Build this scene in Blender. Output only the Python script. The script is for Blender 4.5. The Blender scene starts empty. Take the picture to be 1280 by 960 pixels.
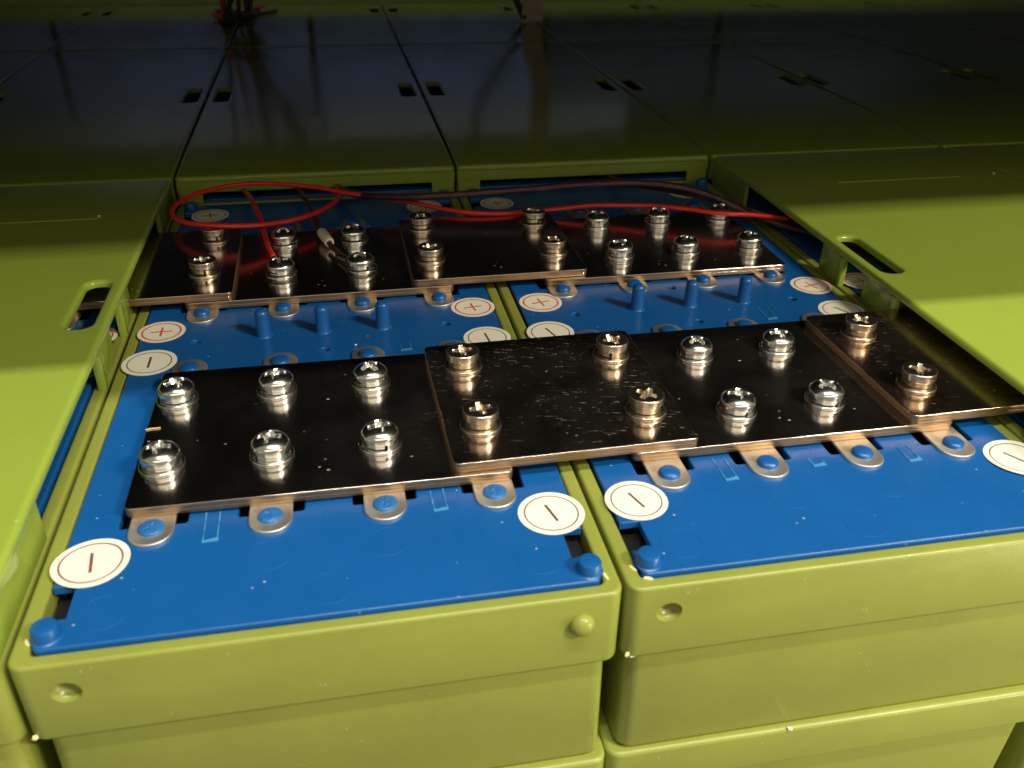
import bpy, bmesh, math, random
from mathutils import Vector, Matrix
from mathutils.geometry import tessellate_polygon
random.seed(7)
R = math.radians
S = 0.001                      # all builder dimensions below are millimetres
scene = bpy.context.scene
COL = scene.collection

# ------------------------------------------------------------------ camera
cd = bpy.data.cameras.new('camera'); cam = bpy.data.objects.new('camera', cd); COL.objects.link(cam)
cam.location = (0.0121, -0.3626, 0.1815)
cam.rotation_euler = (R(59.517), R(-0.865), R(-10.931))
cd.sensor_width = 36.0; cd.lens = 1116.9 / 1280 * 36.0
cd.clip_start = 0.01; cd.clip_end = 20.0
cd.dof.use_dof = True; cd.dof.focus_distance = 0.40; cd.dof.aperture_fstop = 19.0
scene.camera = cam

# ------------------------------------------------------------------ world, lamps, exposure
w = bpy.data.worlds.new('World'); scene.world = w; w.use_nodes = True
w.node_tree.nodes['Background'].inputs[0].default_value = (1.0, 0.94, 0.82, 1)
w.node_tree.nodes['Background'].inputs[1].default_value = 0.26

def area(name, loc, target, sx, sy, power, color):
    l = bpy.data.lights.new(name, 'AREA'); l.shape = 'RECTANGLE'; l.size = sx; l.size_y = sy
    l.energy = power; l.color = color
    o = bpy.data.objects.new(name, l); COL.objects.link(o); o.location = loc
    o.rotation_euler = (Vector(target) - Vector(loc)).to_track_quat('-Z', 'Y').to_euler()
    return o
area('ceiling_tube_near', (0.35, -0.62, 1.60), (0.35, -0.1, 0), 1.2, 0.06, 31.0, (1.0, 0.95, 0.80))
area('ceiling_tube_room', (1.25, -1.22, 1.30), (1.25, 0.0, 0), 0.5, 0.10, 47.0, (1.0, 0.91, 0.70))
area('room_glow', (0.35, -1.55, 1.05), (0.35, -0.1, 0), 2.6, 0.55, 7.5, (1.0, 0.85, 0.60))
area('low_room_bounce', (0.62, -0.54, -0.12), (0.20, -0.17, -0.03), 0.26, 0.25, 2.5, (1.0, 0.87, 0.56))  # added fill for light reflected by the room, brightens front faces at right
area('added_rear_fill', (0.30, 0.80, 0.190), (0.30, 0.92, 0.14), 1.2, 0.012, 0.20, (0.80, 0.86, 1.0))  # added cool fill on the rear panels, for the bluish reflection in the lids
scene.view_settings.view_transform = 'Standard'; scene.view_settings.look = 'None'
scene.view_settings.exposure = 0.0; scene.view_settings.gamma = 1.0
scene.render.engine = 'CYCLES'
scene.cycles.max_bounces = 10; scene.cycles.glossy_bounces = 6
scene.cycles.sample_clamp_indirect = 6.0

# ------------------------------------------------------------------ materials
def nodes_mat(name):
    m = bpy.data.materials.new(name); m.use_nodes = True
    nt = m.node_tree; b = nt.nodes['Principled BSDF']
    tc = nt.nodes.new('ShaderNodeTexCoord')
    return m, nt, b, tc
def link(nt, a, b): nt.links.new(a, b)
def noise(nt, vec, scale, detail=3, rough=.5):
    n = nt.nodes.new('ShaderNodeTexNoise'); n.inputs['Scale'].default_value = scale
    n.inputs['Detail'].default_value = detail; n.inputs['Roughness'].default_value = rough
    if vec is not None: nt.links.new(vec, n.inputs['Vector'])
    return n
def ramp(nt, fac, stops):
    r = nt.nodes.new('ShaderNodeValToRGB'); nt.links.new(fac, r.inputs['Fac'])
    e = r.color_ramp.elements
    while len(e) < len(stops): e.new(0.5)
    for k, (p, c) in enumerate(stops):
        e[k].position = p; e[k].color = (c[0], c[1], c[2], 1) if hasattr(c, '__len__') else (c, c, c, 1)
    return r
def mixc(nt, fac, a, b):
    m = nt.nodes.new('ShaderNodeMix'); m.data_type = 'RGBA'
    for sock, v in ((m.inputs[0], fac), (m.inputs[6], a), (m.inputs[7], b)):
        if isinstance(v, bpy.types.NodeSocket): nt.links.new(v, sock)
        elif hasattr(v, '__len__'): sock.default_value = (v[0], v[1], v[2], 1)
        else: sock.default_value = v
    return m.outputs[2]
def mapping(nt, vec, scale, rot=0.0):
    m = nt.nodes.new('ShaderNodeMapping'); nt.links.new(vec, m.inputs['Vector'])
    m.inputs['Scale'].default_value = scale; m.inputs['Rotation'].default_value = (0, 0, rot)
    return m.outputs[0]

def plastic(name, col, rough, bump=0.05, specks=0.5, var=0.08, coat=0.0, sss=0.0, grime=0.0):
    m, nt, b, tc = nodes_mat(name)
    v = tc.outputs['Object']
    n1 = noise(nt, v, 22, 4)
    c = mixc(nt, n1.outputs['Fac'], [x * (1 - var) for x in col], [min(1, x * (1 + var)) for x in col])
    # dust: tiny pale specks, scattered
    vo = nt.nodes.new('ShaderNodeTexVoronoi'); vo.inputs['Scale'].default_value = 230; nt.links.new(v, vo.inputs['Vector'])
    sp = ramp(nt, vo.outputs['Distance'], [(0.0, 1.0), (0.075, 1.0), (0.11, 0.0)])
    nm = noise(nt, v, 130, 2); msk = ramp(nt, nm.outputs['Fac'], [(0.56, 0.0), (0.64, specks)])
    mul = nt.nodes.new('ShaderNodeMath'); mul.operation = 'MULTIPLY'
    nt.links.new(sp.outputs[0], mul.inputs[0]); nt.links.new(msk.outputs[0], mul.inputs[1])
    c = mixc(nt, mul.outputs[0], c, [min(1, x * .45 + .38) for x in col])
    # long faint handling scratches
    ns = noise(nt, mapping(nt, v, (30, 900, 30), 0.6), 1.0, 3, .6)
    sc = ramp(nt, ns.outputs['Fac'], [(0.72, 0.0), (0.76, 0.22)])
    c = mixc(nt, sc.outputs[0], c, [min(1, x * .6 + .25) for x in col])
    if grime:
        ng = noise(nt, v, 9, 5, .65); gr = ramp(nt, ng.outputs['Fac'], [(0.42, 0.0), (0.7, grime)])
        c = mixc(nt, gr.outputs[0], c, [x * .72 + .01 for x in col])
    nt.links.new(c, b.inputs['Base Color'])
    nr = noise(nt, v, 60, 5, .65)
    rr = ramp(nt, nr.outputs['Fac'], [(0.3, rough * .8), (0.75, min(1, rough * 1.35))])
    nt.links.new(rr.outputs[0], b.inputs['Roughness'])
    nb = noise(nt, v, 1500, 2); nb2 = noise(nt, v, 40, 2)
    add = nt.nodes.new('ShaderNodeMath'); add.operation = 'MULTIPLY_ADD'; add.inputs[1].default_value = 6.0
    nt.links.new(nb2.outputs['Fac'], add.inputs[0]); nt.links.new(nb.outputs['Fac'], add.inputs[2])
    bp = nt.nodes.new('ShaderNodeBump'); bp.inputs['Strength'].default_value = bump; bp.inputs['Distance'].default_value = 0.0004
    nt.links.new(add.outputs[0], bp.inputs['Height']); nt.links.new(bp.outputs[0], b.inputs['Normal'])
    if coat: b.inputs['Coat Weight'].default_value = coat; b.inputs['Coat Roughness'].default_value = .12
    if sss:
        b.inputs['Subsurface Weight'].default_value = sss; b.inputs['Subsurface Radius'].default_value = (1, 1, .3)
        b.inputs['Subsurface Scale'].default_value = 0.002
    return m

GREEN = plastic('green_plastic', (0.238, 0.268, 0.047), 0.34, 0.12, 0.45, 0.09, grime=.5)
GREEN_LID = plastic('glossy_green_plastic', (0.262, 0.350, 0.048), 0.12, 0.06, 0.55, 0.06, grime=.25)
BLUE = plastic('blue_plastic', (0.005, 0.084, 0.30), 0.31, 0.10, 0.8, 0.10)
BLUE_SCUFF = plastic('scuffed_blue_plastic', (0.015, 0.12, 0.36), 0.38, 0.6, 0.9, 0.35)
PALE_BLUE = plastic('pale_scraped_blue', (0.05, 0.24, 0.48), 0.35, 0.4, 0.2, 0.3)
BURR = plastic('pale_plastic_burr', (0.75, 0.72, 0.35), 0.4, 0.3, 0.0, 0.1)
BLACK = plastic('black_plastic', (0.006, 0.006, 0.007), 0.5, 0.2, 0.1, 0.1)
SHELF = plastic('dark_painted_steel', (0.010, 0.010, 0.012), 0.6, 0.1, 0.0, 0.2)
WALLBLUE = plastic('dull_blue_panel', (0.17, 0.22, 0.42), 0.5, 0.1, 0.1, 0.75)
WALLDARK = plastic('dark_navy_panel', (0.035, 0.05, 0.085), 0.5, 0.1, 0.1, 0.4)  # darker tone so the reflection in the lids fades at right
GREYSTRIP = plastic('grey_lilac_strip', (0.36, 0.35, 0.38), 0.5, 0.1, 0.1, 0.2)
RED = plastic('red_wire_skin', (0.66, 0.026, 0.014), 0.34, 0.05, 0.0, 0.05)
BROWN = plastic('dark_brown_wire_skin', (0.045, 0.010, 0.008), 0.35, 0.05, 0.0, 0.1)
PURPLE = plastic('purple_brown_sleeve', (0.055, 0.016, 0.024), 0.22, 1.0, 1.0, 0.2)
WHITE_SLEEVE = plastic('white_crimp_sleeve', (0.62, 0.58, 0.47), 0.45, 0.1, 0.0, 0.1)
TAPE = plastic('tan_ribbon', (0.60, 0.40, 0.27), 0.5, 0.3, 0.2, 0.3)
CRUMB = plastic('white_crumb', (0.85, 0.83, 0.75), 0.6, 0.3, 0.0, 0.05)
STRAW = plastic('yellow_straw', (0.75, 0.5, 0.2), 0.6, 0.3, 0.0, 0.2)

def metal(name, col, rough, scr_mask=(0.58, 0.68), scr=0.6, stain=None, stretch=(170, 2600, 170), fleck=0.5, rot=0.22, aniso=0.0):
    m, nt, b, tc = nodes_mat(name); v = tc.outputs['Object']
    b.inputs['Metallic'].default_value = 1.0
    if aniso:
        tg = nt.nodes.new('ShaderNodeTangent'); tg.direction_type = 'UV_MAP'; tg.uv_map = 'UVMap'
        nt.links.new(tg.outputs[0], b.inputs['Tangent']); b.inputs['Anisotropic'].default_value = aniso
        b.inputs['Anisotropic Rotation'].default_value = 0.25
    n = noise(nt, v, 45, 4, .6)
    c = mixc(nt, n.outputs['Fac'], [x * .88 for x in col], col)
    if stain:
        ns = noise(nt, v, 95, 5, .7); st = ramp(nt, ns.outputs['Fac'], [(0.5, 0.0), (0.66, 0.8)])
        c = mixc(nt, st.outputs[0], c, stain)
    # rubbed scratches running along the strap
    a = noise(nt, mapping(nt, mapping(nt, v, (1, 1, 1), rot), stretch), 1.0, 3, .65)
    ar = ramp(nt, a.outputs['Fac'], [(0.655, 0.0), (0.70, 1.0)])
    k = noise(nt, v, 38, 3, .6); kr = ramp(nt, k.outputs['Fac'], [(scr_mask[0], 0.0), (scr_mask[1], 1.0)])
    mu = nt.nodes.new('ShaderNodeMath'); mu.operation = 'MULTIPLY'
    nt.links.new(ar.outputs[0], mu.inputs[0]); nt.links.new(kr.outputs[0], mu.inputs[1])
    mu2 = nt.nodes.new('ShaderNodeMath'); mu2.operation = 'MULTIPLY'; mu2.inputs[1].default_value = scr
    nt.links.new(mu.outputs[0], mu2.inputs[0])
    # flecks
    vo = nt.nodes.new('ShaderNodeTexVoronoi'); vo.inputs['Scale'].default_value = 260
    nt.links.new(mapping(nt, v, (.6, 1.1, 1), .5), vo.inputs['Vector'])
    fl = ramp(nt, vo.outputs['Distance'], [(0.0, 1.0), (0.07, 1.0), (0.11, 0.0)])
    fm = noise(nt, v, 110, 3); fmr = ramp(nt, fm.outputs['Fac'], [(0.55, 0.0), (0.66, fleck)])
    mu3 = nt.nodes.new('ShaderNodeMath'); mu3.operation = 'MULTIPLY'
    nt.links.new(fl.outputs[0], mu3.inputs[0]); nt.links.new(fmr.outputs[0], mu3.inputs[1])
    mx = nt.nodes.new('ShaderNodeMath'); mx.operation = 'MAXIMUM'
    nt.links.new(mu2.outputs[0], mx.inputs[0]); nt.links.new(mu3.outputs[0], mx.inputs[1])
    rr = ramp(nt, n.outputs['Fac'], [(0.3, rough * .9), (0.7, rough * 1.2)])
    rf = mixc(nt, mx.outputs[0], rr.outputs[0], (.62, .62, .62))
    nt.links.new(c, b.inputs['Base Color']); nt.links.new(rf, b.inputs['Roughness'])
    inv = nt.nodes.new('ShaderNodeMath'); inv.operation = 'SUBTRACT'; inv.inputs[0].default_value = 1.0
    nt.links.new(mx.outputs[0], inv.inputs[1]); nt.links.new(inv.outputs[0], b.inputs['Metallic'])
    nb = noise(nt, v, 35, 2)
    bp = nt.nodes.new('ShaderNodeBump'); bp.inputs['Strength'].default_value = .05; bp.inputs['Distance'].default_value = .0004
    nt.links.new(nb.outputs['Fac'], bp.inputs['Height']); nt.links.new(bp.outputs[0], b.inputs['Normal'])
    return m
PLATE = metal('nickel_plate', (0.60, 0.545, 0.50), 0.125, (0.62, 0.75), .35, fleck=.7, aniso=.82)
PLATE_WORN = metal('scratched_nickel_plate', (0.60, 0.51, 0.43), 0.13, (0.40, 0.58), .5, fleck=.25, aniso=.8)
PLATE_RUBBED = metal('rubbed_brown_nickel_plate', (0.58, 0.44, 0.34), 0.15, (0.42, 0.60), .5, stain=(.30, .20, .14), fleck=.3, aniso=.75)
COPPER = metal('copper_edge', (0.44, 0.28, 0.155), 0.42, (0.3, 0.5), .25, stain=(.45, .26, .15), stretch=(60, 60, 900), fleck=.1, rot=0)
TAB = metal('dull_tab_nickel', (0.68, 0.66, 0.60), 0.5, (0.45, 0.6), .25, stain=(.38, .34, .27), fleck=.3)
ZINC = metal('bright_zinc', (0.86, 0.85, 0.80), 0.17, (0.6, 0.8), .15, fleck=.1)
NICKEL = metal('warm_nickel_screw', (0.66, 0.56, 0.44), 0.24, (0.55, 0.75), .2, fleck=.1)
TIN = metal('tinned_crimp', (0.60, 0.57, 0.50), 0.25, (0.5, 0.7), .2, fleck=.1)

def sticker_mat(name, ink, plus, ring_w=.035, paper=(0.82, 0.78, 0.68)):
    m, nt, b, tc = nodes_mat(name); v = tc.outputs['Object']
    sep = nt.nodes.new('ShaderNodeSeparateXYZ'); nt.links.new(v, sep.inputs[0])
    def M(op, a, bb=None, c=None):
        q = nt.nodes.new('ShaderNodeMath'); q.operation = op
        for i, x in enumerate((a, bb, c)):
            if x is None: continue
            if isinstance(x, bpy.types.NodeSocket): nt.links.new(x, q.inputs[i])
            else: q.inputs[i].default_value = x
        return q.outputs[0]
    x, y = M('MULTIPLY', sep.outputs[0], 1 / (10 * S)), M('MULTIPLY', sep.outputs[1], 1 / (10 * S))
    r = M('SQRT', M('ADD', M('MULTIPLY', x, x), M('MULTIPLY', y, y)))
    ring = M('LESS_THAN', M('ABSOLUTE', M('SUBTRACT', r, 0.80)), ring_w)
    bar = M('MULTIPLY', M('LESS_THAN', M('ABSOLUTE', x), 0.045), M('LESS_THAN', M('ABSOLUTE', y), 0.42))
    ink_f = M('MAXIMUM', ring, bar)
    if plus:
        b2 = M('MULTIPLY', M('LESS_THAN', M('ABSOLUTE', y), 0.045), M('LESS_THAN', M('ABSOLUTE', x), 0.44))
        ink_f = M('MAXIMUM', ink_f, b2)
    n = noise(nt, v, 300, 3); pc = mixc(nt, n.outputs['Fac'], [p * .93 for p in paper], paper)
    c = mixc(nt, M('MULTIPLY', ink_f, 0.93), pc, ink)
    nt.links.new(c, b.inputs['Base Color']); b.inputs['Roughness'].default_value = .42
    return m
ST_MINUS = sticker_mat('minus_sticker_black_print', (0.05, 0.012, 0.012), False, .022)
ST_MINUS_RED = sticker_mat('minus_sticker_maroon_print', (0.16, 0.02, 0.03), False, .026)
ST_PLUS = sticker_mat('plus_sticker_red_print', (0.62, 0.035, 0.02), True, .038)
ST_PLUS_DK = sticker_mat('plus_sticker_brown_print', (0.22, 0.05, 0.02), True, .03)

# ------------------------------------------------------------------ mesh helpers (mm)
def to_mesh(bm, name, mats, angle=35):
    bmesh.ops.scale(bm, vec=(S, S, S), verts=bm.verts)
    bmesh.ops.recalc_face_normals(bm, faces=bm.faces)
    me = bpy.data.meshes.new(name); bm.to_mesh(me); bm.free()
    for m in (mats if isinstance(mats, (list, tuple)) else [mats]): me.materials.append(m)
    me.polygons.foreach_set('use_smooth', [True] * len(me.polygons))
    me.set_sharp_from_angle(angle=R(angle))
    if name in ('plated_layer', 'copper_layer'):
        uv = me.uv_layers.new(name='UVMap'); vs = me.vertices
        for l in me.loops: uv.data[l.index].uv = (vs[l.vertex_index].co.x * 8, vs[l.vertex_index].co.y * 8)
    return me
def put(name, me, parent=None, loc=(0, 0, 0), rz=0.0, scale=None):
    o = bpy.data.objects.new(name, me); COL.objects.link(o); o.parent = parent
    o.location = Vector(loc) * S; o.rotation_euler = (0, 0, rz)
    if scale: o.scale = scale
    return o
def thing(name, label, cat, loc=(0, 0, 0), rz=0.0, group=None):
    o = bpy.data.objects.new(name, None); COL.objects.link(o); o.location = Vector(loc) * S; o.rotation_euler = (0, 0, rz)
    o.empty_display_size = .01
    o['label'] = label; o['category'] = cat
    if group: o['group'] = group
    return o
def rrect(x0, x1, y0, y1, r, n=6):
    p = []
    for cx, cy, a0 in ((x1 - r, y0 + r, -90), (x1 - r, y1 - r, 0), (x0 + r, y1 - r, 90), (x0 + r, y0 + r, 180)):
        for k in range(n + 1):
            a = R(a0 + 90 * k / n); p.append((cx + r * math.cos(a), cy + r * math.sin(a)))
    return p
def circle(cx, cy, r, n=32, a0=0.0):
    return [(cx + r * math.cos(a0 + 2 * math.pi * k / n), cy + r * math.sin(a0 + 2 * math.pi * k / n)) for k in range(n)]
def offset(p, d):                # inward for a CCW loop
    if abs(d) < 1e-9: return list(p)
    n = len(p); out = []
    for i in range(n):
        a, b, c = Vector(p[i - 1]), Vector(p[i]), Vector(p[(i + 1) % n])
        e1 = (b - a).normalized(); e2 = (c - b).normalized()
        n1 = Vector((-e1.y, e1.x)); n2 = Vector((-e2.y, e2.x)); m = n1 + n2
        if m.length < 1e-6: m = n1
        m.normalize(); k = max(.35, m.dot(n1))
        out.append(tuple(b + m * (d / k)))
    return out
def solid(bm, outline, holes, z0, z1, bt=0.0, bb=0.0, segs=3, side_mat=0, xf=None):
    """a plate with holes: outline CCW, holes CCW, rounded top (bt) and bottom (bb) edges"""
    prof = []
    if bb > 0: prof += [(bb * (1 - math.sin(R(90 * k / segs))), z0 + bb * (1 - math.cos(R(90 * k / segs)))) for k in range(segs)]
    prof.append((0, z0 + bb)); prof.append((0, z1 - bt))
    if bt > 0: prof += [(bt * (1 - math.cos(R(90 * k / segs))), z1 - bt + bt * math.sin(R(90 * k / segs))) for k in range(1, segs + 1)]
    if bt > 0: prof.append((bt * 1.3 + .1, z1))
    loops = [(outline, 1)] + [(h, -1) for h in holes]
    nb = segs if bb > 0 else 0
    ends0, ends1 = [], []
    for pts, s in loops:
        rings = []
        for d, z in prof:
            q = offset(pts, d * s)
            rings.append([bm.verts.new((x, y, z)) for x, y in q])
        n = len(pts)
        for k in range(len(rings) - 1):
            for i in range(n):
                f = bm.faces.new((rings[k][i], rings[k][(i + 1) % n], rings[k + 1][(i + 1) % n], rings[k + 1][i]))
                if k <= nb: f.material_index = side_mat
        ends0.append(rings[0]); ends1.append(rings[-1])
    for ends in (ends0, ends1):
        flat = [v for e in ends for v in e]
        tris = tessellate_polygon([[Vector((v.co.x, v.co.y, 0)) for v in e] for e in ends])
        for t in tris:
            try: bm.faces.new([flat[i] for i in t])
            except ValueError: pass
    if xf is not None:
        pass
def slab_mesh(name, outline, holes, z0, z1, bt, bb, mats, side_mat=0, segs=3, angle=35):
    bm = bmesh.new(); solid(bm, outline, holes, z0, z1, bt, bb, segs, side_mat); return to_mesh(bm, name, mats, angle)
def lathe(bm, prof, n=40, zfun=None):
    rings = []
    for r, z in prof:
        if r < 1e-6: rings.append([bm.verts.new((0, 0, z))])
        else: rings.append([bm.verts.new((r * math.cos(2 * math.pi * k / n), r * math.sin(2 * math.pi * k / n), z)) for k in range(n)])
    for a, b in zip(rings, rings[1:]):
        for k in range(n):
            if len(a) == 1 and len(b) == 1: continue
            if len(a) == 1: bm.faces.new((a[0], b[k], b[(k + 1) % n]))
            elif len(b) == 1: bm.faces.new((a[k], a[(k + 1) % n], b[0]))
            else: bm.faces.new((a[k], a[(k + 1) % n], b[(k + 1) % n], b[k]))
def lathe_mesh(name, prof, mat, n=40, angle=35):
    bm = bmesh.new(); lathe(bm, prof, n); return to_mesh(bm, name, mat, angle)
def smooth_path(pts, sub=6):
    P = [Vector(p) for p in pts]; out = []
    for i in range(len(P) - 1):
        p0, p1, p2, p3 = P[max(i - 1, 0)], P[i], P[i + 1], P[min(i + 2, len(P) - 1)]
        for k in range(sub):
            t = k / sub
            out.append(.5 * ((2 * p1) + (p2 - p0) * t + (2 * p0 - 5 * p1 + 4 * p2 - p3) * t * t + (3 * p1 - p0 - 3 * p2 + p3) * t ** 3))
    out.append(P[-1]); return out
def tube_mesh(name, pts, r, mat, n=10, sub=6, wob=0.0):
    P = smooth_path(pts, sub); bm = bmesh.new(); rings = []
    nrm = Vector((0, 0, 1))
    for i, p in enumerate(P):
        t = (P[min(i + 1, len(P) - 1)] - P[max(i - 1, 0)]).normalized()
        s = t.cross(nrm)
        if s.length < 1e-3: s = t.cross(Vector((1, 0, 0)))
        s.normalize(); u = s.cross(t).normalized(); nrm = u
        rr = r * (1 + wob * random.uniform(-1, 1))
        rings.append([bm.verts.new(p + (s * math.cos(2 * math.pi * k / n) + u * math.sin(2 * math.pi * k / n)) * rr) for k in range(n)])
    for a, b in zip(rings, rings[1:]):
        for k in range(n): bm.faces.new((a[k], a[(k + 1) % n], b[(k + 1) % n], b[k]))
    bm.faces.new(rings[0]); bm.faces.new(rings[-1])
    return to_mesh(bm, name, mat, 60)

# ------------------------------------------------------------------ the setting: rack shelf above, deck below, panel behind
def structure(name, me, loc=(0, 0, 0)):
    o = put(name, me, None, loc); o['kind'] = 'structure'; return o
def boxmesh(name, x0, x1, y0, y1, z0, z1, mat, bev=1.0):
    return slab_mesh(name, rrect(x0, x1, y0, y1, max(bev, .5), 3), [], z0, z1, bev, bev, mat)
structure('rack_shelf', boxmesh('rack_shelf', -1300, 1700, -116, 1010, 200, 225, SHELF, 2))
structure('rack_deck', boxmesh('rack_deck', -1300, 1700, -230, 1000, -262, -250, SHELF, 2))
for i, (xa, xb, ya, yb) in enumerate(((-700, -255, 184, 902), (-253, -86, 184, 902), (-84, 252, 548, 902), (254, 1260, 184, 902))):
    structure('slot_dark_sheet', boxmesh('slot_dark_sheet', xa, xb, ya, yb, -30, -6, SHELF, 1))  # added dark sheets under the lids, stand in for the shade in their slots
structure('back_panel', boxmesh('back_panel', -1300, 1700, 930, 945, -250, 199, SHELF, 1))
for i, (xa, xb) in enumerate(((-640, -330), (-322, -12), (-4, 306), (314, 560), (568, 1100))):
    structure('lid_reflection_panel', boxmesh('lid_reflection_panel', xa, xb, 917, 929, 34, 170 - 9 * (i % 2), WALLBLUE if i < 3 else WALLDARK, 3))  # unseen panels added to be mirrored in the far lids

# ------------------------------------------------------------------ battery module
D = 168.5; HW = 83.6; HL = 180.6
COLX = (-54.0, -18.0, 18.0, 54.0)
def boolean_cut(me, cutters):
    o = bpy.data.objects.new('tmp', me); COL.objects.link(o); tmp = [o]
    for c in cutters:
        co = bpy.data.objects.new('tmpc', c); COL.objects.link(co); tmp.append(co)
        md = o.modifiers.new('b', 'BOOLEAN'); md.operation = 'DIFFERENCE'; md.object = co; md.solver = 'EXACT'
    dg = bpy.context.evaluated_depsgraph_get(); dg.update()
    new = bpy.data.meshes.new_from_object(o.evaluated_get(dg), preserve_all_data_layers=True, depsgraph=dg)
    new.name = me.name
    for t in tmp: bpy.data.objects.remove(t)
    new.polygons.foreach_set('use_smooth', [True] * len(new.polygons)); new.set_sharp_from_angle(angle=R(35))
    return new
def case_mesh():
    bm = bmesh.new()
    out = rrect(-HW, HW, -HL, HL, 4.5, 7); inn = rrect(-HW + 5, HW - 5, -HL + 4.6, HL - 4.6, 2.2, 5)
    solid(bm, out, [inn], -29.3, -1.0, 1.1, 1.6, 4)
    me = to_mesh(bm, 'collar', GREEN)
    # the two blind dimples at the left of the end faces
    cut = []
    for s in (-1, 1):
        b2 = bmesh.new(); bmesh.ops.create_uvsphere(b2, u_segments=28, v_segments=18, radius=1.0)
        bmesh.ops.transform(b2, matrix=Matrix.Translation((s * 70.5, s * (HL + .35), -11.5)) @ Matrix.Diagonal((4.1, 4.3, 3.7, 1)), verts=b2.verts)
        cut.append(to_mesh(b2, 'cut', GREEN, 80))
    return boolean_cut(me, cut)
COLLAR = case_mesh()
def body_mesh(z0, z1, inset, taper, name='body'):
    bm = bmesh.new(); rings = []
    lv = [(inset, z1), (inset + taper, z0 + 2), (inset + taper + 1, z0)]
    for d, z in lv: rings.append([bm.verts.new((x, y, z)) for x, y in rrect(-HW + d, HW - d, -HL + d, HL - d, 5.0, 7)])
    n = len(rings[0])
    for a, b in zip(rings, rings[1:]):
        for k in range(n): bm.faces.new((a[k], a[(k + 1) % n], b[(k + 1) % n], b[k]))
    bm.faces.new(rings[0]); bm.faces.new(rings[-1])
    return to_mesh(bm, name, GREEN)
BODY = body_mesh(-74.8, -27.0, 2.7, -0.6)
def plate_outline():
    r = 2.0; p = []
    hx, hy = 77.9, 175.6
    def corner(cx, cy, a0): return [(cx + r * math.cos(R(a0 + 15 * k)), cy + r * math.sin(R(a0 + 15 * k))) for k in range(7)]
    p += corner(hx - r, -hy + r, -90)
    p += [(hx, -164.5), (71.6, -164.5), (71.6, -151.5), (hx, -151.5)]
    p += [(hx, 151.5), (71.6, 151.5), (71.6, 164.5), (hx, 164.5)]
    p += corner(hx - r, hy - r, 0) + corner(-hx + r, hy - r, 90)
    p += [(-hx, 164.5), (-71.6, 164.5), (-71.6, 151.5), (-hx, 151.5)]
    p += [(-hx, -151.5), (-71.6, -151.5), (-71.6, -164.5), (-hx, -164.5)]
    p += corner(-hx + r, -hy + r, 180)
    return p
HOLES = []
for c in COLX:
    for s in (-1, 1):
        a, b = sorted((s * 127.6, s * (27.5 if s > 0 else 34))); HOLES.append(rrect(c - 10.3, c + 10.3, a, b, .9, 2))
for x, y in ((-54.2, -2.8), (54, -2.9), (0.3, -18.6), (0.3, 18.6)): HOLES.append(circle(x, y, 1.9, 16))
TOP = slab_mesh('top_plate', plate_outline(), HOLES, -2.6, 0, .55, 0, BLUE)
TRAY = slab_mesh('cell_tray', rrect(-77.5, 77.5, -175, 175, 2), [], -9, -6, 0, 0, BLACK)
STUD = lathe_mesh('stud', [(3.7, -.8), (3.7, .6)] + [(3.7 * math.cos(R(a)), .6 + 2.6 * math.sin(R(a))) for a in range(9, 90, 9)] + [(0, 3.2)], GREEN, 28, 50)
def tab_mesh(bent):
    # strap end: straight sides, half round tip toward -y
    w = 6.8; tip = [(w * math.cos(R(180 + a)) * 1.0, -131.6 + 6.6 * math.sin(R(180 + a))) for a in range(0, 181, 12)]
    return slab_mesh('tab', tip + [(w, -98), (-w, -98)], [], .05, 1.0, .35, 0, TAB)
TAB_ME = tab_mesh(False)
def rivet_mesh(kind, seed):
    rnd = random.Random(seed)
    r = {'flat': 3.9, 'dome': 3.7, 'ball': 3.5}[kind]; h = {'flat': 1.3, 'dome': 2.2, 'ball': 3.0}[kind]
    bm = bmesh.new()
    prof = [(r, 0), (r * 1.01, h * .35)] + [(r * math.cos(R(a)), h * .35 + h * .65 * math.sin(R(a))) for a in range(12, 90, 13)] + [(0, h)]
    lathe(bm, prof, 26)
    for v in bm.verts:
        rr = math.hypot(v.co.x, v.co.y)
        if v.co.z > .2:
            v.co.z += rnd.uniform(-1, 1) * (.32 if kind == 'flat' and rr < 3.0 else .07)
            v.co.x += rnd.uniform(-.12, .12); v.co.y += rnd.uniform(-.12, .12)
    return to_mesh(bm, 'rivet', BLUE_SCUFF if kind == 'flat' else BLUE, 70)
RIVETS = {k: [rivet_mesh(k, i) for i in range(4)] for k in ('flat', 'dome', 'ball')}
PIN = lathe_mesh('pin', [(3.9, 0), (3.4, .25), (3.1, .8), (2.95, 10.8)] + [(2.95 * math.cos(R(a)), 10.8 + 2.2 * math.sin(R(a))) for a in range(15, 90, 15)] + [(0, 13.0)], BLUE, 28, 50)
PEG = lathe_mesh('peg', [(4.2, 0), (3.7, .3), (3.5, 3.3), (3.2, 3.8), (2.6, 4.0), (0, 4.0)], BLUE, 28, 40)
def ring_mesh(r, t=.16):
    bm = bmesh.new(); n = 48; rings = []
    for j in range(6):
        a = math.pi * j / 5
        rings.append([bm.verts.new(((r + t * math.cos(a)) * math.cos(2 * math.pi * k / n), (r + t * math.cos(a)) * math.sin(2 * math.pi * k / n), t * .55 * math.sin(a))) for k in range(n)])
    for a, b in zip(rings, rings[1:]):
        for k in range(n): bm.faces.new((a[k], a[(k + 1) % n], b[(k + 1) % n], b[k]))
    return to_mesh(bm, 'mould_mark', BLUE)
MARK = ring_mesh(6.6)
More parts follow.
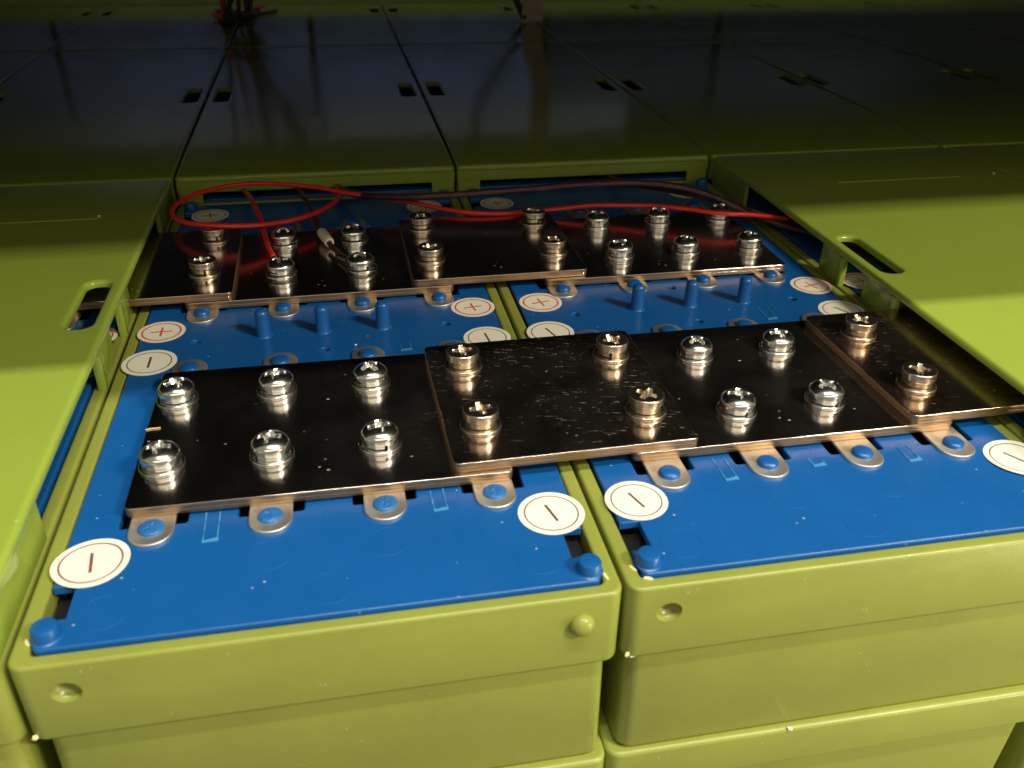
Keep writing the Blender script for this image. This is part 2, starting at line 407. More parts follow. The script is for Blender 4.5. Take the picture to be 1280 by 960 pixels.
def glue_mesh(seed, length):
    rnd = random.Random(seed); bm = bmesh.new()
    for x in (-2.3, 1.9):
        pts = []
        y = -length / 2
        L_, R_ = [], []
        while y < length / 2:
            wv = rnd.uniform(.04, .26); L_.append((x - wv + rnd.uniform(-.1, .1), y)); R_.append((x + wv, y)); y += rnd.uniform(.5, 1.4)
        solid(bm, R_ + L_[::-1], [], 0, .25, 0, 0)
    e = [(-2.6, -length / 2 - .3), (2.3, -length / 2), (2.2, -length / 2 + rnd.uniform(.8, 2.2)), (.6, -length / 2 + 1.2), (-1.3, -length / 2 + .7), (-2.5, -length / 2 + .9)]
    solid(bm, e, [], 0, .3, 0, 0)
    return to_mesh(bm, 'glue_strip', PALE_BLUE, 30)
STICKER_MESH = {}
def sticker(kind, mod, x, y, r, rz=0.0, sx=1.0, curl=0.0, z=0.06):
    mat = {'-': ST_MINUS, '-r': ST_MINUS_RED, '+': ST_PLUS, '+d': ST_PLUS_DK}[kind]
    key = (kind, curl)
    if key not in STICKER_MESH:
        bm = bmesh.new(); solid(bm, circle(0, 0, 10, 48), [], 0, .12, 0, 0)
        if curl:
            bmesh.ops.subdivide_edges(bm, edges=bm.edges[:], cuts=2, use_grid_fill=True)
            for v in bm.verts: v.co.z += curl * max(0, (math.hypot(v.co.x, v.co.y) - 6) / 4) ** 2 * (.5 + .5 * math.sin(math.atan2(v.co.y, v.co.x) * 2 + 1))
        STICKER_MESH[key] = to_mesh(bm, 'plus_sticker' if '+' in kind else 'minus_sticker', mat, 40)
    o = put('plus_sticker' if '+' in kind else 'minus_sticker', STICKER_MESH[key], mod, (x, y, z), rz, (r / 10 * sx, r / 10, 1))
    return o

def burr_mesh(seed, lx, ly, lz):
    rnd = random.Random(seed); bm = bmesh.new(); bmesh.ops.create_icosphere(bm, subdivisions=2, radius=1)
    for v in bm.verts: v.co = Vector((v.co.x * lx, v.co.y * ly, v.co.z * lz)) * rnd.uniform(.6, 1.2)
    return to_mesh(bm, 'burr', BURR, 30)
BURRS = [burr_mesh(1, 1.7, .5, .7), burr_mesh(2, .6, 2.0, .35), burr_mesh(3, 1.0, .5, .9)]
def battery(label, x, y, stickers, front_kind='flat', full=True, dz=0.0, rz=0.0, glue=(), pins=(-25.6, -.3, 26)):
    t = thing('battery_module', label, 'battery module', (x, y, dz), rz, 'green battery modules with blue tops side by side')
    c = put('case', COLLAR, t); put('lower_body', BODY, t)
    put('cell_tray', TRAY, t); p = put('top_plate', TOP, t)
    for s in (-1, 1):
        st = put('stud', STUD, c, (-s * 71, s * HL, -11.6)); st.rotation_euler = (R(90) if s < 0 else R(-90), 0, 0)
    for xx, yy in ((-75, -170.6), (75.2, -170.9), (-75, 170.5), (75, 170.5)): put('peg', PEG, t, (xx, yy, 0))
    k = 0
    for s in (-1, 1):
        for cx in COLX:
            for inner in (False, True):
                if s < 0: off, rot = ((0, 0), 0) if not inner else ((0, -158.6), math.pi)
                else: off, rot = ((0, 0), math.pi) if not inner else ((0, 152.6), 0)
                tb = put('tab', TAB_ME, t, (cx, off[1], 0), rot)
                kind = ('flat' if front_kind == 'flat' else 'dome') if (s < 0 and not inner) else 'ball' if (s > 0 and inner) else 'dome'
                rv = put('rivet', RIVETS[kind][k % 4], tb, (0, -130.3, 1.0), random.uniform(0, 6)); k += 1
    if full:
        for bi, bx, by, bz, br in ((2, -HW + 1.6, -HL + .6, -27.6, .5), (0, -HW + 3.8, -HL + .9, -28.7, .1), (1, -HW + 3.6, -HL + 9.5, -1.0, .5), (1, HW - 4.0, -HL + 7.5, -1.0, .2), (0, -HW + 6.6, -HL + 4.2, -1.0, -.3)):
            if x == 0 and bi == 0: continue
            put('burr', BURRS[bi], c, (bx, by, bz), br)
        for px in pins: put('pin', PIN, t, (px, -1.8, 0))
        for mx, my in ((-17.8, -147.5), (17.6, -147.5), (-.4, -165), (62, -163.6), (-62, -164)): put('mould_mark', MARK, t, (mx, my, 0))
        for i, (gx, gy, gl) in enumerate(glue): put('glue_strip', glue_mesh(i + int(x), gl), t, (gx, gy, .02), random.uniform(-.03, .03))
    for a in stickers: sticker(a[0], t, *a[1:])
    return t
GL = ((-35.8, -131, 15), (35.5, -127, 17), (-36, 34, 9))
battery('open front left battery module, blue top under the left busbars, maroon minus sticker near corner', 0, 0,
        [('-r', -69.3, -142.4, 10.7, .12, 1.03, .5), ('-', 70.2, -142.9, 10.8, .25), ('-', -70.9, -18.8, 10.9, .0), ('-', 70.1, -19.3, 10.4, .10),
         ('+', -69.9, 9.0, 10.1, .0), ('+', 68.6, 12.2, 10.2, .15), ('+d', -63, 157.6, 10.6, .1), ('+d', 61, 154.8, 10.6, .3)],
        'flat', glue=GL + ((34.5, -21.5, 7),))
battery('open front right battery module, blue top with short side rivets, under the right busbars', D, 0,
        [('-', -69.2, -141.2, 10.4, .34), ('-', 72.0, -141.2, 10.9, .55, 1.0, .6), ('-', -69.8, -18.8, 10.6, .3), ('-', 71.2, -18.8, 10.8, .5),
         ('+', -67.4, 12.3, 10.2, .2), ('+', 70.4, 10.2, 10.2, .3), ('+d', -63.2, 154.2, 10.2, .15), ('+d', 58.6, 157.0, 10.6, .2)],
        'dome', glue=((-33.2, -129, 14), (0.5, -131, 5), (35.8, -131.5, 10), (-2, 36.5, 9), (35, -16, 12)), pins=(-24.2, 2.0, 28.9))
battery('battery module at left hidden under the near left green lid', -D, 0,
        [('+', 70, 8.5, 10.4, .1), ('-', 70, -19, 10.8, .1), ('-', 70, -142, 10.5, 0)], 'dome')
battery('battery module at right hidden under the near right green lid', 2 * D, 0,
        [('+', -70, 11, 10.4, .1), ('-', -70, -19, 10.8, .1), ('-', -70, -142, 12, 0)], 'dome')
for k, lb in ((0, 'battery module under the back lid seen behind the red wire loop'), (1, 'battery module under the back lid behind the purple cable')):
    battery(lb, k * D, 2 * HL + 1.6, [], 'dome', full=False)

# lower tier: the green rims and bodies of the modules stacked underneath
def lower_mesh():
    bm = bmesh.new()
    solid(bm, rrect(-HW, HW, -HL, HL, 5, 7), [], -17, 0, 1.6, .8, 5); me = to_mesh(bm, 'rim', GREEN)
    return me
LRIM = lower_mesh(); LBODY = body_mesh(-120, -14.5, 2.6, 2.5)
for x, y, rz, lb in ((-D, 0, 0, 'lower stacked green module at the far left bottom corner'),
                     (0, -.6, 0, 'lower stacked green module beneath the front left module'),
                     (D, -.3, R(-.4), 'lower stacked green module beneath the front right module'),
                     (2 * D + 1.2, 0, 0, 'lower stacked green module at the bottom right corner')):
    t = thing('lower_module', lb, 'battery module', (x, y, -75.0), rz, 'green modules of the lower tier')
    put('rim', LRIM, t); put('lower_body', LBODY, t)

# ------------------------------------------------------------------ lids
def lid_meshes(y0, y1, slot_y):
    bm = bmesh.new()
    out = rrect(-HW, HW, y0, y1, 2.6, 6)
    slots = [rrect(s * 72.6 - 5.3, s * 72.6 + 5.3, slot_y - 23.5, slot_y + 23.5, 4.6, 8) for s in (-1, 1)]
    solid(bm, out, slots, 13.6, 17.0, 1.9, .5, 5)
    for ya, yb in ((y0, y0 + 2.4), (y1 - 2.4, y1)):
        solid(bm, rrect(-HW + .02, HW - .02, ya + .02, yb - .02, 1.1, 3), [], 7.2, 13.55, 0, .3, 2)
    # gentle sag so the gloss is not perfectly flat
    L = (y1 - y0) / 2
    cuts = [-L + k * 10 for k in range(1, 9)] + [L - k * 10 for k in range(1, 9)] + [0, -L * .5, L * .5]
    for c in cuts:
        bmesh.ops.bisect_plane(bm, geom=bm.verts[:] + bm.edges[:] + bm.faces[:], plane_co=(0, c, 0), plane_no=(0, 1, 0))
    for v in bm.verts:
        v.co.z -= 1.5 * max(0.0, (abs(v.co.y) - (L - 75)) / 75) ** 2
    return to_mesh(bm, 'panel', GREEN_LID, 35)
def leg_mesh():
    bm = bmesh.new()  # L-shaped corner leg, corner at (0,0), arms toward -x and +y
    solid(bm, [(-14.5, .1), (-2, .1), (-2, 2.4), (-14.5, 2.4)], [], -.8, 7.25, 0, .3)
    solid(bm, [(-2.4, .1), (-1.2, .2), (-.3, 1.2), (-.1, 2.4), (-.1, 53), (-2.4, 53)], [], -.8, 13.65, 0, .3); return to_mesh(bm, 'leg', GREEN_LID)
LEG = leg_mesh()
def mirrored(me, sx, sy, name):
    m = me.copy(); m.name = name
    m.transform(Matrix.Diagonal((sx, sy, 1, 1)))
    if sx * sy < 0: m.flip_normals()
    return m
LEGS = {(1, 1): LEG, (-1, 1): mirrored(LEG, -1, 1, 'leg'), (1, -1): mirrored(LEG, 1, -1, 'leg'), (-1, -1): mirrored(LEG, -1, -1, 'leg')}
CLIP = slab_mesh('clip', rrect(-1.2, 1.2, -9, 9, .4, 2), [], -1.0, 13.65, 0, .4, GREEN_LID)
HOOK = slab_mesh('hook', rrect(-1.6, 1.6, -2.0, 2.0, .6, 2), [], -1.5, 13.7, 0, .5, GREEN_LID)
RIB = slab_mesh('moulded_rib', rrect(-45, 45, -.5, .5, .4, 2), [], 0, .28, .12, 0, GREEN_LID)
LID_CACHE = {}
def lid(label, x, y0, y1, slot_y, clips=True, ribs=(), name='module_lid', dz=0.0):
    key = (y0, y1, slot_y)
    cy = (y0 + y1) / 2
    if key not in LID_CACHE: LID_CACHE[key] = lid_meshes(y0 - cy, y1 - cy, slot_y - cy)
    t = thing(name, label, 'lid', (x, cy, dz), 0, 'green lids covering the battery modules')
    put('panel', LID_CACHE[key], t)
    for sx in (-1, 1):
        for sy in (-1, 1):
            put('leg', LEGS[(sx, -sy)] if False else LEGS[(sx, 1 if sy < 0 else -1)], t, (sx * (HW - .05), sy * (abs(y1 - y0) / 2 - .05), 0))
        if clips:
            put('clip', CLIP, t, (sx * 82.0, slot_y - cy + 16, 0)); put('hook', HOOK, t, (sx * 82.6, slot_y - cy + 4.5, 0))
            put('clip', CLIP, t, (sx * 81.6, slot_y - cy - 28, 0), 0, (1, 1.35, 1)); put('hook', HOOK, t, (sx * 82.6, slot_y - cy - 42, 0))
    for rx, ry, l in ribs:
        put('moulded_rib', RIB, t, (rx, ry, 17.0), 0, (l / 90, 1, 1))
    return t
lid('large bright green lid over the near left module, black slot beside the gap', -D, -HL, HL, 6.5, ribs=((30, 113, 52), ))
lid('large bright green lid over the near right module, long slot beside its edge', 2 * D, -HL, HL, 6.5, ribs=((9, 113, 82), ))
lid('green lid beyond the near right lid at the right picture edge', 3 * D, -HL, HL, 6.5)
Y1, Y2 = 182.4, 604.0
names1 = {-2: 'dark green lid in the second row at the far left edge', -1: 'dark green lid directly behind the near left lid',
          0: 'green lid behind the open left module, its front rim above the red loop', 1: 'green lid behind the open right module, its rim above the purple cable',
          2: 'dark green lid directly behind the near right lid', 3: 'dark green lid in the second row at the far right edge', 4: 'dark green lid in the second row, second from the right', 5: 'dark green lid in the second row, outermost at right'}
for k, lb in names1.items(): lid(lb, k * D, Y1, Y2, 392, ribs=((54 if k == 2 else 0, 183, 84),) if k in (2, 3) else ())
names2 = {-2: 'far row dark lid at the left, left of the wire bundle', -1: 'far row dark lid under the dark red wire bundle, left part',
          0: 'far row dark lid just right of the red wire bundle', 1: 'far row dark lid under the tan ribbon cable',
          2: 'far row dark lid just right of the tan ribbon', 3: 'far row dark lid at right, second from the upper right corner', 4: 'far row dark lid in the upper right corner', 5: 'far row lid at the right picture edge', 6: 'outermost far row lid, mostly cut off at right'}
for k, lb in names2.items(): lid(lb, k * D, Y2 + 1.5, 903.0, 840, clips=False)
# pale green rail closing the far end of the rows
rail = put('rear_rail', slab_mesh('rear_rail', rrect(-900, 1200, 904.5, 914, 1.5, 3), [], 5, 34, 1.2, .5, GREEN)); rail['label'] = 'long pale green rail crossing the top of the picture behind the lids'; rail['category'] = 'rail'
reflection_strip = put('added_reflection_strip', slab_mesh('added_reflection_strip', rrect(-420, 430, 900, 914, 2, 3), [], 158, 196, 1.5, 1.5, GREYSTRIP)); reflection_strip['kind'] = 'structure'  # unseen pale strip, added for the light band mirrored in the lids

# ------------------------------------------------------------------ busbars
def busbar(name, label, x0, x1, y0, y1, z, mat, rz=0.0, h=3.9, group='black looking plated busbar straps'):
    t = thing(name, label, 'busbar', ((x0 + x1) / 2, (y0 + y1) / 2, z), rz, group)
    wx, wy = (x1 - x0) / 2, (y1 - y0) / 2
    put('copper_layer', slab_mesh('copper_layer', rrect(-wx + .1, wx - .1, -wy + .1, wy - .1, 2.4, 5), [], 0, h * .475, .1, .3, [mat, COPPER], 1), t)
    put('plated_layer', slab_mesh('plated_layer', rrect(-wx, wx, -wy, wy, 2.5, 5), [], h * .48, h, .28, .12, [mat, COPPER], 1), t)
    return t
Z0 = 1.05; H = 3.7; ZT = Z0 + H; ZR = ZT + .1; ZRT = ZR + H
busbar('busbar', 'lower black busbar plate at front left with six bright domed screws', -62.4, 61.6, -124.6, -37.4, Z0, PLATE, R(-.3), H)
busbar('busbar', 'lower black busbar plate at front right with four bright domed screws', 104.2, 228.3, -121.8, -34.6, Z0, PLATE, R(.2), H)
busbar('link_plate', 'raised scratched black plate bridging the two front modules, four flat screws', 41.0, 127.5, -122.4, -38.4, ZR, PLATE_WORN, R(.9), H)
busbar('link_plate', 'raised brownish plate at front right running under the right lid', 210.0, 296.5, -121.0, -37.2, ZR, PLATE_RUBBED, R(.8), H)
busbar('busbar', 'lower rear left busbar plate with the wired ring terminals', -62.2, 61.6, 27.2, 111.7, Z0, PLATE, R(.7), H)
busbar('busbar', 'lower rear right busbar plate with six tall bright screws', 106.8, 233.0, 26.6, 109.6, Z0, PLATE, R(.1), H)
busbar('link_plate', 'raised rear plate bridging the two modules, four flat screws', 42.5, 128.0, 28.2, 111.5, ZR, PLATE, R(.3), H)
busbar('link_plate', 'raised rear plate at left running under the left lid', -127.0, -40.6, 26.8, 110.5, ZR, PLATE, R(.6), H)
busbar('busbar', 'busbar plate seen through the slot of the left lid', -231.0, -107.0, 27.5, 111.5, Z0, PLATE, 0, H)

# ------------------------------------------------------------------ screws
def head_mesh(kind):
    n = 96
    rh = 6.6 if kind == 'dome' else 6.35
    base = 3.0 if kind == 'dome' else 3.9
    def prof(r):
        if kind == 'dome': return 4.7 + 3.3 * max(0.0, 1 - (r / rh) ** 2.3) ** .56
        return 7.3 - (.0 if r < rh - .6 else .6 * (1 - math.sqrt(max(0, 1 - ((r - rh + .6) / .6) ** 2))))
    def cross(x, y):
        d = 0.0
        for a, b in ((x, y), (y, x)):
            a, b = abs(a), abs(b)
            if a < 4.1:
                wdt = 1.15 - .12 * a
                e = 1 - min(1, max(0, (b - wdt) / .35))
                depth = 2.3 * min(1.0, (4.1 - a) / 1.6)
                d = max(d, e * depth)
        return d
    bm = bmesh.new()
    rad = [0.35 * i for i in range(1, 13)] + [4.5, 4.9, 5.2, 5.5, 5.75] + ([6.0, 6.2, 6.38, 6.5, 6.6] if kind == 'dome' else [6.0, 6.2, 6.3, 6.35])
    c = bm.verts.new((0, 0, prof(0) - cross(0, 0))); rings = []
    for r in rad:
        ring = []
        for k in range(n):
            a = 2 * math.pi * k / n; x, y = r * math.cos(a), r * math.sin(a)
            ring.append(bm.verts.new((x, y, prof(r) - cross(x, y))))
        rings.append(ring)
    rings.append([bm.verts.new((rh * math.cos(2 * math.pi * k / n), rh * math.sin(2 * math.pi * k / n), base + .3)) for k in range(n)])
    rings.append([bm.verts.new(((rh - .3) * math.cos(2 * math.pi * k / n), (rh - .3) * math.sin(2 * math.pi * k / n), base)) for k in range(n)])
    for k in range(n): bm.faces.new((c, rings[0][k], rings[0][(k + 1) % n]))
    for a, b in zip(rings, rings[1:]):
        for k in range(n): bm.faces.new((a[k], b[k], b[(k + 1) % n], a[(k + 1) % n]))
    bm.faces.new(rings[-1])
    return to_mesh(bm, 'screw_head', ZINC if kind == 'dome' else NICKEL, 42)
HEAD = {k: head_mesh(k) for k in ('dome', 'flat')}
def washer_mesh(r, mat):
    bm = bmesh.new(); solid(bm, circle(0, 0, r, 48), [circle(0, 0, 3.3, 24)], 0, 1.25, .5, .15); return to_mesh(bm, 'flat_washer', mat, 50)
def spring_mesh(r, mat):
    bm = bmesh.new(); n = 44; rings = []
    h = 1.55 if mat == ZINC else 2.35
    sec = [(3.4, 0), (r - .35, 0), (r, .4), (r, h - .35), (r - .35, h), (3.4, h)]
    for k in range(n + 1):
        a = R(4 + 350 * k / n); dz = .25 * k / n - .08
        rings.append([bm.verts.new((q * math.cos(a), q * math.sin(a), z + dz + .1)) for q, z in sec])
    for a, b in zip(rings, rings[1:]):
        for i in range(6): bm.faces.new((a[i], a[(i + 1) % 6], b[(i + 1) % 6], b[i]))
    bm.faces.new(rings[0]); bm.faces.new(rings[-1])
    return to_mesh(bm, 'spring_washer', mat, 40)
WASH = {'dome': washer_mesh(7.5, ZINC), 'flat': washer_mesh(7.4, NICKEL)}
SPR = {'dome': spring_mesh(6.35, ZINC), 'flat': spring_mesh(5.6, NICKEL)}
def screw(x, y, z, kind, label, lift=0.0, rot=None):
    t = thing('screw', label, 'screw', (x, y, z + lift), 0, 'cross recess screws holding the busbars')
    tilt = (random.uniform(-.012, .012), random.uniform(-.012, .012))
    a = random.uniform(0, 6.28)
    put('flat_washer', WASH[kind], t, (random.uniform(-.35, .35), random.uniform(-.35, .35), 0.02))
    put('spring_washer', SPR[kind], t, (0, 0, 1.28), a)
    h = put('screw_head', HEAD[kind], t, (0, 0, .12), random.uniform(0, 1.57) if rot is None else rot)
    return t
dm, fl = 'bright domed screw', 'brownish flat topped screw'
spec = [
 (-53.8, -101.9, ZT, 'dome', 'near left corner screw of the front left busbar, bright domed'),
 (-18.2, -101.6, ZT, 'dome', 'bright domed screw in the near row, middle of the front left busbar'),
 (18.6, -101.2, ZT, 'dome', 'bright domed screw in the near row beside the scratched link plate'),
 (-53.9, -59.0, ZT, 'dome', 'far left corner screw of the front left busbar, bright domed'),
 (-17.6, -58.4, ZT, 'dome', 'bright domed screw in the far row, middle of the front left busbar'),
 (17.8, -58.4, ZT, 'dome', 'bright domed screw in the far row just left of the scratched link plate'),
 (54.0, -101.3, ZRT, 'flat', 'near left flat screw on the scratched front link plate'),
 (53.8, -58.1, ZRT, 'flat', 'far left flat screw on the scratched front link plate'),
 (114.6, -101.5, ZRT, 'flat', 'near right flat screw on the scratched front link plate'),
 (114.4, -58.6, ZRT, 'flat', 'far right flat screw on the scratched front link plate'),
 (150.6, -101.6, ZT, 'dome', 'near left bright screw on the front right busbar'),
 (186.6, -100.6, ZT, 'dome', 'near right bright screw on the front right busbar'),
 (151.0, -58.4, ZT, 'dome', 'far left bright screw on the front right busbar'),
 (187.4, -57.8, ZT, 'dome', 'far right bright screw on the front right busbar'),
 (224.0, -101.2, ZRT, 'flat', 'near flat screw on the brown plate entering the right lid'),
 (224.0, -58.0, ZRT, 'flat', 'far flat screw on the brown plate entering the right lid'),
 (-54.6, 51.5, ZRT, 'flat', 'near flat screw on the rear left plate beside the left lid'),
 (-53.5, 95.0, ZRT, 'flat', 'far flat screw on the rear left plate, below the loop'),
 (-19.0, 51.5, ZT, 'dome', 'screw clamping the red wire ring on the rear left busbar'),
 (19.2, 52.0, ZT, 'dome', 'screw clamping the dark wire ring on the rear left busbar'),
 (-18.9, 94.5, ZT, 'dome', 'far row screw behind the red wire ring terminal'),
 (17.2, 94.5, ZT, 'dome', 'far row screw behind the dark wire ring terminal'),
 (53.5, 51.5, ZRT, 'flat', 'near left flat screw on the rear bridging plate'),
 (53.4, 95.8, ZRT, 'flat', 'far left flat screw on the rear bridging plate'),
 (116.2, 52.5, ZRT, 'flat', 'near right flat screw on the rear bridging plate'),
 (115.2, 95.5, ZRT, 'flat', 'far right flat screw on the rear bridging plate, next to red wire'),
 (150.8, 49.0, ZT, 'dome', 'near row left screw on the rear right busbar'),
 (186.7, 49.6, ZT, 'dome', 'near row middle screw on the rear right busbar'),
 (222.4, 50.3, ZT, 'dome', 'near row right end screw on the rear right busbar'),
 (150.8, 92.6, ZT, 'dome', 'far row left screw on the rear right busbar'),
 (186.6, 93.2, ZT, 'dome', 'far row middle screw on the rear right busbar'),
 (223.0, 94.0, ZT, 'dome', 'far row right end screw crossed by the red wire'),
]
for i, (x, y, z, k, lb) in enumerate(spec):
    tt = screw(x, y, z, k, lb, lift=(1.1 if 'clamping' in lb or 'rear right busbar' in lb or 'crossed' in lb else 0))

    if 'rear right busbar' in lb or 'crossed' in lb: put('flat_washer', WASH[k], tt, (0, 0, -1.06), 0, (.9, .9, 1))
# spacer washers under the tall rear right screws and the clamped ones sit on ring terminals (built with the wires)
# ------------------------------------------------------------------ wires
def wire(name, label, cat, pts, r, mat, group=None, part='insulation', n=12, wob=0.0):
    t = thing(name, label, cat, (0, 0, 0), 0, group); put(part, tube_mesh(part, pts, r, mat, n, 7, wob), t); return t
loop = [(305, 36, 3.2), (283.8, 56.5, 3.5), (274.0, 70.2, 4.5), (266.1, 78.9, 5.5), (261.0, 84.0, 6.8), (236.7, 80.3, 12.0), (218.0, 81.5, 13.5), (202.6, 90.5, 13.7), (187.0, 99.6, 13.0), (170.3, 106.3, 12.0), (152.8, 111.2, 11.0), (134.9, 114.7, 8.8), (121.0, 115.0, 8.0), (106.0, 109.6, 9.5), (92.3, 109.6, 10.0), (79.2, 112.8, 10.5), (66.5, 119.2, 11.0), (53.8, 127.1, 12.0), (40.8, 133.8, 12.5), (27.6, 140.6, 13.0), (14.3, 145.9, 14.0), (0.9, 152.9, 15.0), (-12.7, 156.9, 16.0), (-26.3, 160.3, 16.5), (-39.8, 160.7, 17.0), (-52.8, 156.7, 17.0), (-65.1, 147.8, 17.0), (-72.8, 139.4, 16.5), (-77.0, 128.2, 16.0), (-76.1, 116.7, 15.5), (-69.4, 103.2, 16.5), (-59.8, 95.4, 17.3), (-47.6, 91.8, 17.3), (-36.0, 93.8, 16.0), (-24.4, 100.3, 14.0), (-12.2, 106.5, 13.5), (-1.8, 116.5, 13.0), (5.7, 130.1, 12.0), (10.9, 147.6, 10.5), (10.7, 166.9, 8.5), (10.0, 185.6, 6.0), (10.1, 198.3, 4.5), (9.5, 225, 3.5)]
wire('red_wire', 'long bright red wire looping wide over the rear left busbar', 'wire', loop, 1.28, RED)
t = wire('red_wire', 'short red wire dropping from behind the loop to a ring terminal', 'wire', [(-52, 225, 3.5), (-49, 205, 4.5), (-45, 182, 6.5), (-40.0, 160, 10), (-35.4, 136.0, 12.0), (-31.5, 115.9, 12.0), (-29.0, 99.2, 10.0), (-26.2, 82.8, 7.6), (-23.6, 72.0, 6.9)], 1.4, RED)
def ring_terminal(parent, cx, cy, ang, zb):
    bm = bmesh.new(); solid(bm, circle(0, 0, 6.4, 36), [circle(0, 0, 3.2, 20)], 0, .9, .2, .1)
    solid(bm, [(5.0, -2.6), (12.5, -2.0), (12.5, 2.0), (5.0, 2.6)], [], .05, 1.0, .2, .1)
    put('ring_terminal', to_mesh(bm, 'ring_terminal', TIN), parent, (cx, cy, zb), ang)
    b2 = bmesh.new(); lathe(b2, [(0, 0), (1.9, 0), (2.1, .4), (2.0, 3.0), (2.2, 5.6), (1.9, 6), (0, 6)], 20)
    bmesh.ops.rotate(b2, verts=b2.verts, cent=(0, 0, 0), matrix=Matrix.Rotation(R(90), 3, 'Y'))
    put('crimp_barrel', to_mesh(b2, 'crimp_barrel', TIN, 45), parent, (cx + 11.5 * math.cos(ang), cy + 11.5 * math.sin(ang), zb + 2.0), ang)
ring_terminal(t, -19.0, 51.5, R(104), ZT + .08)
t = wire('brown_wire', 'dark brown wire with a white crimp sleeve reaching a ring terminal', 'wire',
         [(-30, 232, 3.5), (-22, 206, 5), (-14, 182, 8), (-8.8, 150.7, 11), (-3.7, 122.4, 11.5), (-1.3, 104.6, 10.0), (.3, 96, 9.3), (4.5, 82, 8.2), (8.8, 70.0, 7.4), (11.8, 63.0, 7.0)], 1.35, BROWN)
b2 = bmesh.new(); lathe(b2, [(1.4, 0), (2.4, .1), (2.55, .6), (2.7, 12.2), (2.5, 13.2), (1.5, 13.0)], 24)
sl = put('crimp_sleeve', to_mesh(b2, 'crimp_sleeve', WHITE_SLEEVE, 45), t, (4.6, 83.0, 8.3))
d_ = Vector((-.7, 100.5, 10.0)) - Vector((4.6, 83.0, 8.3)); sl.rotation_euler = d_.to_track_quat('Z', 'Y').to_euler()
ring_terminal(t, 19.2, 52.0, R(124), ZT + .08)
wire('purple_cable', 'dark purple sleeved cable bending over the rear right screws', 'cable',
     [(310, 25, 3.6), (292.8, 38.9, 3.6), (279.5, 55.1, 3.6), (267.2, 68.1, 4.2), (254.5, 80.0, 5.4), (240.2, 91.3, 9.0), (222.1, 101.1, 16.0), (204.0, 109.3, 20.0), (181.3, 113.7, 22.0), (163.0, 116.3, 22.0), (144.1, 116.2, 22.0), (124.8, 113.2, 22.0), (106.8, 114.7, 21.0), (88.8, 116.1, 20.0), (71.0, 117.6, 19.0), (49.0, 121.0, 18.0), (29.7, 134.1, 15.0), (19.1, 158.0, 9.0), (10.1, 186.0, 5.0), (0.4, 211.5, 4.0)], 2.0, PURPLE, wob=.05)
wire('dark_cable', 'thin dark cable running behind the purple cable into the gap', 'cable',
     [(312, 30, 6.5), (292.7, 45.6, 6.2), (277.3, 62.1, 6.0), (266.3, 76, 6.2), (252, 92.1, 6.9), (230.3, 101.2, 12.0), (212.4, 112.3, 14.0), (200.8, 130.6, 12.0), (189.4, 155.9, 8.0), (182.3, 186.0, 4.5), (178, 215, 3.5)], 1.3, BROWN)

# far wire bundle and tan ribbon hanging onto the far lids
t = thing('wire_bundle', 'dark red and black wire bundle rising from the far lids at upper left', 'wires', (0, 0, 0))
rnd = random.Random(3)
for i in range(13):
    m = [BROWN, RED, BROWN, BLACK, PURPLE][i % 5]
    bx, by = -92 + rnd.uniform(-16, 22), 752 + rnd.uniform(-22, 22)
    dx = rnd.uniform(-46, 62)
    pts = [(bx + rnd.uniform(-20, 30), by + rnd.uniform(30, 90), 19 + rnd.uniform(0, 3)), (bx + rnd.uniform(-6, 8), by + 12, 19.5), (bx, by, 22), (bx + dx * .15, by + 2, 40), (bx + dx * .6, by + 10, 80), (bx + dx * 1.4, by + 25, 140), (bx + dx * 1.6, by + 30, 199)]
    put('strand', tube_mesh('strand', pts, rnd.uniform(1.8, 3.0), m, 8, 5), t)
t = thing('ribbon_cable', 'tan flat ribbon end standing on the far lid at top centre', 'cable', (0, 0, 0))
b2 = bmesh.new()
prev = None
path = smooth_path([(249, 727, 17.2), (250, 729, 32), (256, 734, 60), (268, 745, 110), (262, 765, 199)], 5)
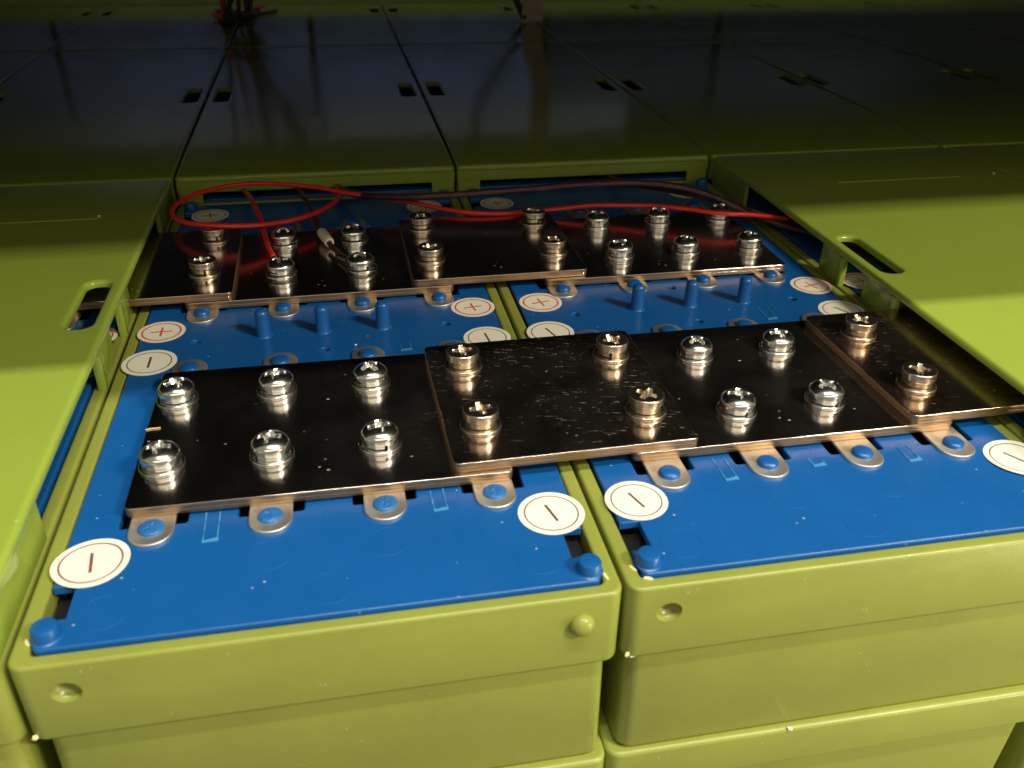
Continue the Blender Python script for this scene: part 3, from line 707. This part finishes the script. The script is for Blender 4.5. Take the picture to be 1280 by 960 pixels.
for p in path:
    row = [b2.verts.new(p + Vector((-12 + 24 * k / 8, 0, 0)) + Vector((0, .9 * (k % 2) + d, 0))) for d in (0, 3.5) for k in range(9)]
    if prev:
        for k in range(8):
            b2.faces.new((prev[k], prev[k + 1], row[k + 1], row[k])); b2.faces.new((prev[9 + k + 1], prev[9 + k], row[9 + k], row[9 + k + 1]))
        b2.faces.new((prev[0], row[0], row[9], prev[9])); b2.faces.new((prev[8], prev[17], row[17], row[8]))
    else: b2.faces.new(row[:9] + row[9:][::-1])
    prev = row
put('ribbon', to_mesh(b2, 'ribbon', TAPE, 30), t)
put('dark_strand', tube_mesh('dark_strand', [(241, 730, 19), (236, 735, 30), (222, 745, 60), (190, 760, 120), (180, 770, 199)], 4.0, PURPLE, 10, 5), t)

# ------------------------------------------------------------------ small loose things
def crumb(name, label, cat, x, y, z, s, mat, seed):
    rnd = random.Random(seed); bm = bmesh.new(); bmesh.ops.create_icosphere(bm, subdivisions=1, radius=s)
    for v in bm.verts: v.co *= rnd.uniform(.6, 1.25)
    for v in bm.verts: v.co.z = max(v.co.z * .6, -s * .45)
    o = put(name, to_mesh(bm, name, mat, 20), None, (x, y, z + s * .4)); o['label'] = label; o['category'] = cat; return o
crumb('crumb', 'tiny white crumb lying on the near left lid', 'crumb', -112.5, 116, 17.0, .8, CRUMB, 1)
crumb('crumb', 'tiny white crumb lying on the near right lid', 'crumb', 411.5, 115, 17.0, 1.0, CRUMB, 2)
crumb('crumb', 'tiny white crumb on blue plate right of the left pins', 'crumb', 13.2, -17, 0, .55, CRUMB, 3)
crumb('crumb', 'white crumb on the rim of the lower right module', 'crumb', 148.5, -180.6, -75.2, 1.0, CRUMB, 4)
o = put('straw_splinter', tube_mesh('straw_splinter', [(-2.6, -.3, 0), (-1.0, .1, .1), (1.0, .1, .1), (2.4, .3, .1)], .2, STRAW, 6, 3), None, (-60.0, -78.4, ZT + .2))
o['label'] = 'yellow straw splinter on the left end of the front left busbar'; o['category'] = 'splinter'
